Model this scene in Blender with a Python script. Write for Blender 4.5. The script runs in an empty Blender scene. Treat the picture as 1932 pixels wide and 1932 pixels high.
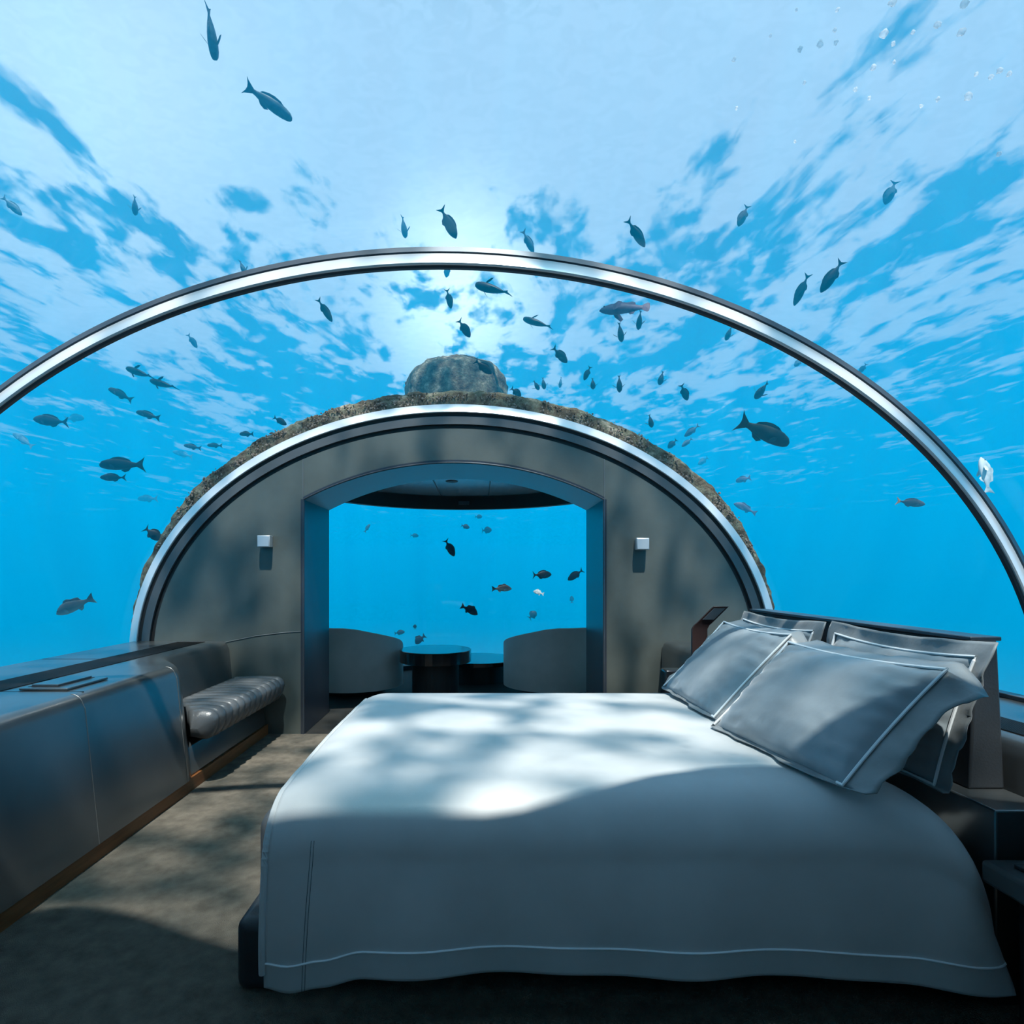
import bpy, math, random
from mathutils import Vector, Matrix, noise as mnoise
random.seed(7)
SC = bpy.context.scene
COL = SC.collection
PI = math.pi
# ---------------------------------------------------------------- camera geometry (metres)
F = 1070.0; VX = 910.0; VY = 1085.0; EYE = 1.40
def at(px, py, Y):                       # a point of the place seen along a sight line at distance Y
    return Vector(((px - VX) * Y / F, Y, EYE - (py - VY) * Y / F))

# ---------------------------------------------------------------- helpers
def tag(o, label=None, cat=None, group=None, kind=None):
    if label: o['label'] = label
    if cat: o['category'] = cat
    if group: o['group'] = group
    if kind: o['kind'] = kind
    return o
def empty(name, loc, label, cat, group=None, rz=0):
    o = bpy.data.objects.new(name, None); COL.objects.link(o)
    o.location = loc; o.rotation_euler = (0, 0, rz); o.empty_display_size = .1
    return tag(o, label, cat, group)
class MB:
    """collects geometry, then links it as one mesh object"""
    def __init__(s): s.v = []; s.f = []
    def add(s, v, f):
        n = len(s.v); s.v += [tuple(p) for p in v]; s.f += [tuple(i + n for i in q) for q in f]; return s
    def box(s, lo, hi):
        v = [(x, y, z) for x in (lo[0], hi[0]) for y in (lo[1], hi[1]) for z in (lo[2], hi[2])]
        return s.add(v, [(0,1,3,2),(4,6,7,5),(0,4,5,1),(2,3,7,6),(0,2,6,4),(1,5,7,3)])
    def tube(s, pts, r, n=8, cap=True):
        pts = [Vector(p) for p in pts]; v = []; f = []
        up = Vector((.13, .21, .97))
        for i, p in enumerate(pts):
            d = (pts[min(i+1, len(pts)-1)] - pts[max(i-1, 0)]).normalized()
            a = d.cross(up)
            if a.length < 1e-3: a = d.cross(Vector((1, 0, 0)))
            a.normalize(); b = a.cross(d).normalized()
            rr = r[i] if isinstance(r, (list, tuple)) else r
            for k in range(n):
                t = 2*PI*k/n; v.append(p + a*math.cos(t)*rr + b*math.sin(t)*rr)
        for i in range(len(pts)-1):
            for k in range(n):
                f.append((i*n+k, i*n+(k+1) % n, (i+1)*n+(k+1) % n, (i+1)*n+k))
        if cap: f.append(tuple(range(n))[::-1]); f.append(tuple((len(pts)-1)*n+k for k in range(n)))
        return s.add(v, f)
    def lathe(s, prof, c, n=48):
        v = []; f = []; m = len(prof)
        for k in range(n):
            t = 2*PI*k/n
            for (r, z) in prof: v.append((c[0]+r*math.cos(t), c[1]+r*math.sin(t), c[2]+z))
        for k in range(n):
            for i in range(m-1):
                f.append((k*m+i, ((k+1) % n)*m+i, ((k+1) % n)*m+i+1, k*m+i+1))
        return s.add(v, f)
    def prism(s, poly, z0, z1):
        n = len(poly)
        v = [(x, y, z0) for x, y in poly] + [(x, y, z1) for x, y in poly]
        f = [tuple(range(n))[::-1], tuple(range(n, 2*n))] + [(i, (i+1) % n, n+(i+1) % n, n+i) for i in range(n)]
        return s.add(v, f)
    def grid(s, rows, close_u=False, caps=False):
        m = len(rows[0]); v = [p for r in rows for p in r]; f = []
        for i in range(len(rows)-1):
            for k in range(m if close_u else m-1):
                f.append((i*m+k, i*m+(k+1) % m, (i+1)*m+(k+1) % m, (i+1)*m+k))
        if caps: f.append(tuple(range(m))[::-1]); f.append(tuple((len(rows)-1)*m+k for k in range(m)))
        return s.add(v, f)
    def build(s, name, mat, parent=None, smooth=False, bevel=0, seg=2, solid=0, offset=0, fix=True):
        me = bpy.data.meshes.new(name); me.from_pydata(s.v, [], s.f)
        if fix:
            import bmesh
            bm = bmesh.new(); bm.from_mesh(me); bmesh.ops.recalc_face_normals(bm, faces=bm.faces); bm.to_mesh(me); bm.free()
        me.materials.append(mat); me.update()
        if smooth:
            for p in me.polygons: p.use_smooth = True
        o = bpy.data.objects.new(name, me); COL.objects.link(o)
        if parent is not None:
            o.parent = parent
            o.matrix_parent_inverse = Matrix.Translation(-parent.location) if parent.rotation_euler.z == 0 else Matrix.Identity(4)
        if solid:
            md = o.modifiers.new('solid', 'SOLIDIFY'); md.thickness = solid; md.offset = offset
        if bevel:
            md = o.modifiers.new('bevel', 'BEVEL'); md.width = bevel; md.segments = seg; md.limit_method = 'ANGLE'; md.angle_limit = .6
            md.harden_normals = False
            for p in me.polygons: p.use_smooth = True
            me.set_sharp_from_angle(angle=.9) if hasattr(me, 'set_sharp_from_angle') else None
        return o

# ---------------------------------------------------------------- materials
def newmat(name):
    m = bpy.data.materials.new(name); m.use_nodes = True
    nt = m.node_tree; nt.nodes.clear()
    out = nt.nodes.new('ShaderNodeOutputMaterial')
    return m, nt.nodes, nt.links, out
def coords(N, L, scale=(1, 1, 1), kind='Object', rot=(0, 0, 0)):
    tc = N.new('ShaderNodeTexCoord'); mp = N.new('ShaderNodeMapping')
    mp.inputs['Scale'].default_value = scale; mp.inputs['Rotation'].default_value = rot
    L.new(tc.outputs[kind], mp.inputs[0]); return mp.outputs[0]
def noise(N, L, vec, scale, detail=3, rough=.55, dist=0):
    t = N.new('ShaderNodeTexNoise'); t.inputs['Scale'].default_value = scale; t.inputs['Detail'].default_value = detail
    t.inputs['Roughness'].default_value = rough; t.inputs['Distortion'].default_value = dist
    L.new(vec, t.inputs['Vector']); return t.outputs[0]
def ramp(N, L, fac, stops):
    r = N.new('ShaderNodeValToRGB'); e = r.color_ramp.elements
    while len(e) < len(stops): e.new(.5)
    for el, (p, c) in zip(e, stops): el.position = p; el.color = (*c, 1)
    L.new(fac, r.inputs[0]); return r.outputs[0]
def pmat(name, col, rough=.5, metal=0, var=.15, vscale=3, bump=0, bscale=60, coat=0, sheen=0, spec=.5, stretch=(1, 1, 1), col2=None, crough=.15):
    m, N, L, out = newmat(name)
    p = N.new('ShaderNodeBsdfPrincipled'); L.new(p.outputs[0], out.inputs[0])
    vec = coords(N, L, stretch)
    n = noise(N, L, vec, vscale, 4)
    a = tuple(max(0, c*(1-var)) for c in col); b = col2 or tuple(c*(1+var) for c in col)
    L.new(ramp(N, L, n, [(.3, a), (.7, b)]), p.inputs['Base Color'])
    p.inputs['Roughness'].default_value = rough; p.inputs['Metallic'].default_value = metal
    p.inputs['Specular IOR Level'].default_value = spec
    if coat: p.inputs['Coat Weight'].default_value = coat; p.inputs['Coat Roughness'].default_value = crough
    if sheen: p.inputs['Sheen Weight'].default_value = sheen; p.inputs['Sheen Roughness'].default_value = .4
    if bump:
        b_ = N.new('ShaderNodeBump'); b_.inputs['Strength'].default_value = bump; b_.inputs['Distance'].default_value = .01
        L.new(noise(N, L, vec, bscale, 3), b_.inputs['Height']); L.new(b_.outputs[0], p.inputs['Normal'])
    return m
M = {}
M['wall'] = pmat('bronze_grey_wall_metal', (.100, .116, .106), .42, .25, .16, 2.2, .05, 30, coat=.16, crough=.07)
M['wallband'] = pmat('band_metal', (.10, .11, .115), .4, .3, .1, 3)
M['black'] = pmat('black_seal', (.008, .008, .009), .6)
M['steel'] = pmat('polished_steel', (.78, .80, .80), .28, .35, .05, 4)
M['steel_dark'] = pmat('dark_steel', (.09, .11, .13), .35, .6, .1, 4)
M['reveal'] = pmat('dark_blue_lacquer', (.035, .045, .06), .3, .2, .1, 3)
M['console'] = pmat('dark_lacquer_console', (.125, .142, .147), .30, .75, .10, 2, .02, 40, crough=.18, coat=.4, spec=.8)
M['grille'] = pmat('black_grille', (.005, .0055, .006), .55, .2)
M['wood'] = pmat('brown_wood', (.17, .062, .018), .5, 0, .25, 8, stretch=(6, .6, 6))
M['wood_dark'] = pmat('dark_brown_wood', (.06, .028, .014), .5, 0, .25, 8, stretch=(.6, 6, 6))
M['leather'] = pmat('grey_leather', (.075, .084, .09), .30, 0, .1, 6, .12, 140, spec=.6)
M['leather_dark'] = pmat('blue_black_leather', (.028, .034, .040), .45, 0, .1, 6, .1, 120)
M['duvet'] = pmat('slate_blue_satin', (.46, .49, .495), .52, 0, .06, 5, .04, 200, sheen=.25)
M['pillow'] = pmat('slate_satin', (.23, .275, .30), .42, 0, .10, 6, .1, 20, sheen=.3)
M['flange'] = pmat('slate_satin_flange', (.20, .225, .235), .42, 0, .14, 9, .15, 30, sheen=.3)
M['piping'] = pmat('white_piping', (.75, .80, .82), .5, 0, .04)
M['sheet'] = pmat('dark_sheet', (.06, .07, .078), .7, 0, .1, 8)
M['carpet'] = pmat('taupe_carpet', (.145, .130, .105), .95, 0, .25, 14, .9, 220, spec=.1)
M['dark_floor'] = pmat('dark_floor', (.02, .021, .02), .75, spec=.2)
M['lounge_ceiling'] = pmat('lounge_ceiling', (.22, .25, .28), .22, .4)
M['chair'] = pmat('grey_felt_shell', (.44, .42, .38), .75, 0, .06, 5)
M['table'] = pmat('black_gloss', (.012, .013, .015), .12, 0, .05, coat=.4)
M['sconce'] = pmat('silver_sconce', (.55, .60, .63), .35, .5, .04)
M['lamp'] = pmat('dark_bronze_lamp', (.055, .032, .030), .4, .5, .1)
M['lens'] = pmat('lamp_diffuser', (.12, .14, .15), .35)
M['seam'] = pmat('seam_line', (.17, .18, .18), .4, .5)
m, N, L, out = newmat('air_bubble')
td = N.new('ShaderNodeBsdfTranslucent'); td.inputs[0].default_value = (.95, .98, 1, 1); dd = N.new('ShaderNodeBsdfTransparent'); dd.inputs[0].default_value = (1, 1, 1, 1)
mx = N.new('ShaderNodeMixShader'); mx.inputs[0].default_value = .45; L.new(td.outputs[0], mx.inputs[1]); L.new(dd.outputs[0], mx.inputs[2]); L.new(mx.outputs[0], out.inputs[0])
M['bubble'] = m
M['sand'] = pmat('pale_sand', (.62, .58, .48), .95, 0, .1, .2)

# water: absorbing and scattering sea water lit by the sun and the sky
K = 0.052
m, N, L, out = newmat('sea_water')
sc_ = N.new('ShaderNodeVolumeScatter'); ab = N.new('ShaderNodeVolumeAbsorption'); ad = N.new('ShaderNodeAddShader')
for n_ in (sc_, ab):
    n_.inputs['Color'].default_value = (.0, .56, .93, 1); n_.inputs['Density'].default_value = K
L.new(sc_.outputs[0], ad.inputs[0]); L.new(ab.outputs[0], ad.inputs[1]); L.new(ad.outputs[0], out.inputs['Volume'])
M['water'] = m

# rippled surface seen from below: noise and view angle paint where the sky shows through, the rest mirrors the deep
m, N, L, out = newmat('water_surface')
geo = N.new('ShaderNodeNewGeometry'); sep = N.new('ShaderNodeSeparateXYZ'); L.new(geo.outputs['Incoming'], sep.inputs[0])
def math_(op, a, b=None, c=None):
    n_ = N.new('ShaderNodeMath'); n_.operation = op
    for i, x in enumerate((a, b, c)):
        if x is None: continue
        if isinstance(x, (int, float)): n_.inputs[i].default_value = x
        else: L.new(x, n_.inputs[i])
    return n_.outputs[0]
cosv = math_('ABSOLUTE', sep.outputs[2])
warp = coords(N, L, (.62, .30, 1), rot=(0, 0, .10))
n1 = noise(N, L, warp, .62, 6, .60, .7)
n2 = noise(N, L, coords(N, L, (1.6, .9, 1), rot=(0, 0, -.1)), 1.0, 3, .5, .3)
h = math_('ADD', math_('MULTIPLY', n1, .64), math_('MULTIPLY', n2, .36))
h = math_('MULTIPLY_ADD', cosv, .40, h)
mr = N.new('ShaderNodeMapRange'); mr.interpolation_type = 'SMOOTHSTEP'; L.new(h, mr.inputs[0])
mr.inputs[1].default_value = .60; mr.inputs[2].default_value = .69
dap = noise(N, L, coords(N, L, (1.5, 1.9, 1), rot=(0, 0, .5)), 2.3, 3, .55, .6)  # caustic dapples for the room, painted into the surface's transmission colour
tcol = ramp(N, L, dap, [(.42, (.06, .12, .15)), (.57, (1, 1, 1))])
st = N.new('ShaderNodeMapRange'); st.interpolation_type = 'SMOOTHSTEP'; L.new(cosv, st.inputs[0])
st.inputs[1].default_value = .68; st.inputs[2].default_value = .88; st.inputs[3].default_value = .04; st.inputs[4].default_value = 1
tm = N.new('ShaderNodeMix'); tm.data_type = 'RGBA'; L.new(st.outputs[0], tm.inputs[0]); tm.inputs[6].default_value = (1, 1, 1, 1); L.new(tcol, tm.inputs[7])
tr = N.new('ShaderNodeBsdfTransparent'); L.new(tm.outputs[2], tr.inputs[0])
gl = N.new('ShaderNodeBsdfGlossy'); gl.inputs['Roughness'].default_value = .25; gl.inputs[0].default_value = (.9, .95, 1, 1)
mx = N.new('ShaderNodeMixShader'); L.new(mr.outputs[0], mx.inputs[0]); L.new(gl.outputs[0], mx.inputs[1]); L.new(tr.outputs[0], mx.inputs[2])
L.new(mx.outputs[0], out.inputs[0])
M['surface'] = m

# clear acrylic
m, N, L, out = newmat('clear_acrylic')
tr = N.new('ShaderNodeBsdfTransparent'); tr.inputs[0].default_value = (.975, .985, .99, 1)
gl = N.new('ShaderNodeBsdfGlossy'); gl.inputs['Roughness'].default_value = .02
mx = N.new('ShaderNodeMixShader'); mx.inputs[0].default_value = .012; L.new(tr.outputs[0], mx.inputs[1]); L.new(gl.outputs[0], mx.inputs[2])
L.new(mx.outputs[0], out.inputs[0])
M['acrylic'] = m

# encrusted hull
m, N, L, out = newmat('encrusted_hull')
p = N.new('ShaderNodeBsdfPrincipled'); p.inputs['Roughness'].default_value = .9; L.new(p.outputs[0], out.inputs[0])
vec = coords(N, L, (1, 1, 1))
n1 = noise(N, L, vec, 9, 6, .65)
L.new(ramp(N, L, n1, [(.32, (.018, .018, .014)), (.47, (.11, .095, .065)), (.56, (.15, .16, .11)), (.70, (.44, .38, .29))]), p.inputs['Base Color'])
b_ = N.new('ShaderNodeBump'); b_.inputs['Strength'].default_value = 1; b_.inputs['Distance'].default_value = .03
L.new(noise(N, L, vec, 26, 5, .7), b_.inputs['Height']); L.new(b_.outputs[0], p.inputs['Normal'])
M['hull'] = m
M['coral'] = pmat('coral_growth', (.17, .135, .105), .95, 0, .5, 30, 1, 90, col2=(.42, .36, .30))

# ---------------------------------------------------------------- tunnel profile
TA, TB, TZ = 2.84, 2.196, .69
def tcx(Y): return -.252 + (5.0 - Y) * .0236
TH0 = -.30
def arc(n=96): return [TH0 + (PI - 2*TH0) * i / n for i in range(n+1)]
def tp(th, off, Y): return (tcx(Y) + (TA+off)*math.cos(th), Y, TZ + (TB+off)*math.sin(th))
def sweep(prof, n=96, offf=None):
    """closed (offset, Y) outline swept round the tunnel arch"""
    b = MB(); rows = []
    for th in arc(n):
        rows.append([tp(th, (offf(o, th) if offf else o), y) for o, y in prof])
    return b.grid(rows, close_u=True, caps=True)
def struct(o, label, cat): return tag(o, label, cat, kind='structure')

DW = 5.0           # far wall
# ---- sea
CX, CY, CR = -.26, 6.74, 1.95      # lounge circle
b = MB(); b.box((-95, -60, -9), (95, 130, 8.4))
nb = len(b.f)
def flip_add(bb, poly3, close):
    bb.add(*poly3)
cav = MB()
ths = arc(64)
sec = lambda Y: [tp(t, .10, Y) for t in ths]
cav.grid([sec(-1.6), sec(1.3), sec(3.0), sec(5.02)], close_u=True, caps=True)
pas = [(-1.75, 5.05), (1.25, 5.05)]
a0 = math.asin((5.3-CY)/ (CR+.1)); 
cpts = [(CX+(CR+.1)*math.cos(t), CY+(CR+.1)*math.sin(t)) for t in [a0 + (PI-2*a0)*i/60 for i in range(61)]]
cav2 = MB(); cav2.prism(pas + cpts, -.25, 2.95)
import bmesh
def mesh_with_normals(mbs_flags, name, mat):
    me = bpy.data.meshes.new(name); bm = bmesh.new()
    for mb_, inward in mbs_flags:
        t = bpy.data.meshes.new('t'); t.from_pydata(mb_.v, [], mb_.f)
        b2 = bmesh.new(); b2.from_mesh(t); bmesh.ops.triangulate(b2, faces=[f for f in b2.faces if len(f.verts) > 4])
        bmesh.ops.recalc_face_normals(b2, faces=b2.faces)
        if inward: bmesh.ops.reverse_faces(b2, faces=b2.faces)
        b2.to_mesh(t); b2.free(); bm.from_mesh(t); bpy.data.meshes.remove(t)
    bm.to_mesh(me); bm.free(); me.materials.append(mat)
    o = bpy.data.objects.new(name, me); COL.objects.link(o); return o
water = mesh_with_normals([(b, False), (cav, True), (cav2, True)], 'water', M['water'])
struct(water, 'clear blue sea water surrounding the glass tunnel', 'water')
g = MB(); NX = 60
g.add([(-95, -60, 8.45), (95, -60, 8.45), (95, 130, 8.45), (-95, 130, 8.45)], [(0, 1, 2, 3)])
struct(g.build('water_surface', M['surface']), 'rippled sea surface seen from below, bright with sky', 'water surface')
g = MB(); g.add([(-95, -60, -8.9), (95, -60, -8.9), (95, 130, -8.9), (-95, 130, -8.9)], [(0, 1, 2, 3)])
struct(g.build('seabed', M['sand']), 'pale sandy seabed lost in blue haze below the tunnel', 'seabed')

# ---- room shell
g = MB(); g.box((-2.75, -1.5, -.20), (2.45, 5.0, 0)); floor = g.build('floor', M['carpet'])
struct(floor, 'taupe bedroom carpet running between console and bed', 'floor')
g = MB(); g.prism([(-1.57, 5.0), (1.07, 5.0), (1.07, 5.6)] + [(CX+CR*math.cos(t), CY+CR*math.sin(t)) for t in [-.6 + (PI+1.2)*i/48 for i in range(49)]] + [(-1.57, 5.6)], -.2, -.002)
struct(g.build('floor_lounge', M['dark_floor']), 'dark floor of the round lounge beyond the opening', 'floor')
g = MB(); rows = []
def shade_band_edge(th):  # front edge of the added unseen band, curved to shape its shadow
    c_ = abs(math.cos(th)); u = min(1, max(0, (c_-.10)/.38)); return .78 + .40*u*u*(3-2*u)
for th in arc(96): rows.append([tp(th, o_, y_) for o_, y_ in ((.022, -.4), (.022, shade_band_edge(th)), (.09, shade_band_edge(th)), (.09, -.4))])
g.grid(rows, close_u=True, caps=True); o = g.build('ceiling', M['wallband'])
struct(o, 'added unseen arched band shading the near bed and floor', 'ceiling')
g = MB(); g.grid([[tp(t, .05, -1.5) for t in ths], [tp(t, .05, -1.56) for t in ths]], close_u=True, caps=True)
struct(g.build('wall_back', M['wall']), 'dark wall closing the near end of the room', 'wall')
# acrylic dome
o = sweep([(.012, -1.49), (.012, 4.97), (.019, 4.97), (.019, -1.49)], 96).build('window_1', M['acrylic'], smooth=False)
for p_ in o.data.polygons: p_.use_smooth = len(p_.vertices) == 4
o.data.set_sharp_from_angle(angle=.7)
struct(o, 'clear acrylic tunnel vault over the bed with sea outside', 'window')

# near rib
def arch_part(name, prof, mat, parent=None, n=120, offf=None, ang=.6):
    o = sweep(prof, n, offf).build(name, mat, parent)
    for p_ in o.data.polygons: p_.use_smooth = True
    o.data.set_sharp_from_angle(angle=ang); return o
YN = 2.585
rib = arch_part('trim_1', [(-.022, YN-.015), (-.028, YN-.024), (-.088, YN-.050), (-.094, YN-.046), (-.095, YN-.02), (-.080, YN-.002), (-.022, YN+.012)], M['steel'])
struct(rib, 'polished steel arch rib crossing the glass vault in front', 'arch rib')
arch_part('outer_gasket', [(-.027, YN-.030), (.002, YN-.016), (.002, YN+.012), (-.050, YN+.014), (-.050, YN-.02)], M['steel_dark'], rib)
arch_part('inner_gasket', [(-.090, YN-.042), (-.103, YN-.034), (-.103, YN-.016), (-.082, YN-.004)], M['steel_dark'], rib)

# far ring and wall edge
ring = arch_part('trim_2', [(.018, DW-.010), (-.010, DW-.014), (-.052, DW-.032), (-.056, DW-.028), (-.056, DW+.04), (.018, DW+.04)], M['steel'])
struct(ring, 'bright steel ring framing the far wall', 'arch ring')
arch_part('dark_seal', [(-.052, DW-.012), (-.092, DW-.002), (-.092, DW+.03), (-.052, DW+.03)], M['black'], ring)
arch_part('wall_band', [(-.088, DW-.014), (-.158, DW-.016), (-.158, DW+.03), (-.088, DW+.03)], M['wallband'], ring)
arch_part('groove', [(-.152, DW+.01), (-.20, DW+.01), (-.20, DW+.03), (-.152, DW+.03)], M['black'], ring)

# far wall with the arched opening
XL, XR = -1.579, 1.075
ZC, ZA = 2.068, 2.395
xc = (XL+XR)/2; hw = (XR-XL)/2; sg = ZA-ZC; AR = (hw*hw+sg*sg)/(2*sg); AZ = ZA-AR
def archz(x): return AZ + math.sqrt(max(0, AR*AR-(x-xc)**2))
def wall_top(x, off=-.194):
    u = (x-tcx(DW))/(TA+off); return TZ + (TB+off)*math.sqrt(max(0, 1-u*u))
g = MB()
xmin = tcx(DW)-(TA-.194)+.0005; xmax = tcx(DW)+(TA-.194)-.0005
def cols(x0, x1, n): return [x0 + (x1-x0)*(.5-.5*math.cos(PI*i/n)) for i in range(n+1)]
def lowz(x):   # the shell narrows again towards the floor
    u = (x-tcx(DW))/(TA-.194); lo = TZ - (TB-.194)*math.sqrt(max(0, 1-u*u)); return max(-.02, lo)
def strip(xs, bot, top):
    r0 = [(x, DW, bot(x)) for x in xs]; r1 = [(x, DW, top(x)) for x in xs]
    r2 = [(x, DW+.55, top(x)) for x in xs]; r3 = [(x, DW+.55, bot(x)) for x in xs]
    rows = [[r0[i], r1[i], r2[i], r3[i]] for i in range(len(xs))]
    g.grid(rows, close_u=True, caps=True)
strip(cols(xmin, XL, 40), lowz, wall_top)
strip(cols(XR, xmax, 40), lowz, wall_top)
strip([XL+(XR-XL)*i/40 for i in range(41)], archz, wall_top)
wall = g.build('wall_far', M['wall']); struct(wall, 'dark bronze grey end wall with a wide arched opening', 'wall')
g = MB()
for x in (XL, XR): g.box((x-.003, DW-.004, ZC), (x+.003, DW+.004, wall_top(x)))
g.tube([(-2.30, DW-.001, .80), (-2.0, DW-.001, .862), (-1.75, DW-.001, .893), (-1.585, DW-.001, .903)], .004, 6)
g.build('panel_seam', M['seam'], wall)
# lining of the opening
YI = 5.80
g = MB(); t = .012
g.box((XL-.02, DW-.006, 0), (XL+t, YI, ZC)); g.box((XR-t, DW-.006, 0), (XR+.02, YI, ZC))
xs = [XL+(XR-XL)*i/40 for i in range(41)]
g.grid([[(x, DW-.006, archz(x)-t), (x, DW-.006, archz(x)+.02), (x, YI, archz(x)+.02), (x, YI, archz(x)-t)] for x in xs], close_u=True, caps=True)
lin = g.build('door_1', M['reveal']); struct(lin, 'dark blue lined arched opening leading to the lounge', 'doorway')
g = MB(); g.tube([(x, DW-.009, archz(x)-.004) for x in xs], .006, 6)
g.tube([(XL+.003, DW-.009, 0), (XL+.003, DW-.009, ZC)], .005, 6); g.tube([(XR-.003, DW-.009, 0), (XR-.003, DW-.009, ZC)], .005, 6)
g.build('edge_bead', M['steel_dark'], lin)

# ---- lounge shell
circ = lambda r, n=72: [(CX+r*math.cos(2*PI*i/n), CY+r*math.sin(2*PI*i/n)) for i in range(n)]
g = MB(); g.prism([(CX+CR*math.cos(t), CY+CR*math.sin(t)) for t in [-.62+(PI+1.24)*i/60 for i in range(61)]], 2.60, 2.70); o = struct(g.build('ceiling_lounge', M['lounge_ceiling']), 'panelled ceiling of the round lounge', 'ceiling')
g = MB()
for x in (-.62, .10): g.box((x-.006, 5.8, 2.593), (x+.006, 8.5, 2.602))
g.build('panel_joint', M['black'], o)
g = MB(); g.lathe([(.0, 2.590), (.07, 2.590), (.08, 2.596), (.08, 2.60)], (CX-.13, 7.25, 0), 24); g.build('downlight', M['black'], o)
def cyl_shell(r0, r1, z0, z1, a0, a1, n=72):
    bb = MB(); rows = []
    for i in range(n+1):
        t = a0+(a1-a0)*i/n; c, s_ = math.cos(t), math.sin(t)
        rows.append([(CX+r0*c, CY+r0*s_, z0), (CX+r1*c, CY+r1*s_, z0), (CX+r1*c, CY+r1*s_, z1), (CX+r0*c, CY+r0*s_, z1)])
    return bb.grid(rows, close_u=True, caps=True)
A0, A1 = -.62, PI+.62
o = cyl_shell(CR-.06, CR+.04, 2.40, 2.70, A0, A1).build('trim_3', M['black']); struct(o, 'black curved fascia above the lounge window', 'fascia')
g = MB(); g.box((CX-.10, CY+CR-.10, 2.47), (CX+.06, CY+CR-.055, 2.52)); g.build('sensor_box', M['steel_dark'], o)
o = cyl_shell(CR-.02, CR+.03, .03, 2.41, A0, A1).build('window_2', M['acrylic']); struct(o, 'curved glass wall of the round lounge facing open sea', 'window')
o = cyl_shell(CR-.12, CR+.04, -.2, .06, A0, A1).build('trim_4', M['black']); struct(o, 'black sill ring under the lounge window', 'sill')

# ---- outer hull
def hull_off(o_, th):
    s_ = max(0, math.sin(th)); return o_*(.22 + .78*min(1, s_*1.55)) if o_ > .03 else o_
rows = []; n = 420; prof = [(.022, 5.03), (.06, 5.03), (.10, 5.035), (.135, 5.05), (.16, 5.08), (.172, 5.16), (.165, 5.4), (.15, 5.8), (.12, 6.4), (.022, 6.4)]
fine = []
for i in range(len(prof)-1):
    k = 4 if i < 6 else 2
    for j in range(k):
        t = j/k; fine.append((prof[i][0]*(1-t)+prof[i+1][0]*t, prof[i][1]*(1-t)+prof[i+1][1]*t))
fine.append(prof[-1])
for th in arc(n):
    r = []
    for o_, y in fine:
        p_ = Vector(tp(th, hull_off(o_, th), y))
        if .03 < o_:
            d = mnoise.noise(p_*7)*.5 + mnoise.noise(p_*19)*.35 + mnoise.noise(p_*40)*.2
            dirv = Vector((math.cos(th), -.7, math.sin(th)))
            p_ += dirv*d*.028*min(1, (o_-.02)/.05)
            p_.y = max(p_.y, 5.006)
        r.append(p_)
    rows.append(r)
g = MB(); g.grid(rows, close_u=True, caps=True)
o = g.build('trim_5', M['hull'], smooth=True); struct(o, 'encrusted outer hull rim seen through the glass above the ring', 'hull')
g = MB()
def blob(c, r, n1=5, n2=6):
    v = []; f = []
    for i in range(n1+1):
        a = PI*i/n1
        for k in range(n2):
            q = 2*PI*k/n2+ a
            rr = r*(1+.3*random.uniform(-1, 1))
            v.append((c[0]+rr*math.sin(a)*math.cos(q), c[1]+rr*math.sin(a)*math.sin(q), c[2]+rr*math.cos(a)))
    for i in range(n1):
        for k in range(n2): f.append((i*n2+k, i*n2+(k+1) % n2, (i+1)*n2+(k+1) % n2, (i+1)*n2+k))
    g.add(v, f)
for c in range(150):
    th = random.uniform(.42, PI-.42); oo = random.uniform(.035, .13)
    rr_ = random.uniform(.012, .036)
    for k in range(random.randint(6, 16)):
        th2 = th + random.gauss(0, rr_)/2.6*1.3; o2 = max(.035, oo + random.gauss(0, rr_*.7))
        p_ = tp(th2, hull_off(min(o2, .145), th2), 5.03+random.uniform(-.02, .02)); blob(p_, random.uniform(.004, .011), 3, 5)
o = g.build('coral_growth', M['coral']); tag(o, 'crust of small corals and barnacles on the hull rim', 'coral', kind='stuff')
# encrusted riser behind the arch
rows = []
rc = at(862, 740, 8.4); RR = .76; RT = at(862, 687, 8.4).z
for i in range(41):
    t = i/40
    row = []
    if t < .4: rr = RR*math.sin(t/.4*PI/2)**.62 if t else .001; z = RT - (1-math.cos(t/.4*PI/2))*.42
    else: rr = RR; z = RT-.42-(t-.4)/.6*(RT-.42-2.90)
    for k in range(90):
        a = 2*PI*k/90; p_ = Vector((rc.x+rr*math.cos(a), 8.4+rr*math.sin(a), z))
        d = mnoise.noise(p_*5)*.5+mnoise.noise(p_*14)*.3+mnoise.noise(p_*33)*.2
        d += .15*mnoise.noise(p_*60); p_ += Vector((math.cos(a), math.sin(a), .6))*d*.06
        row.append(p_)
    rows.append(row)
g = MB(); g.grid(rows, close_u=True); o = g.build('encrusted_dome', M['hull'], smooth=True)
tag(o, 'rounded coral crusted dome rising behind the top of the far arch', 'dome')

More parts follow.
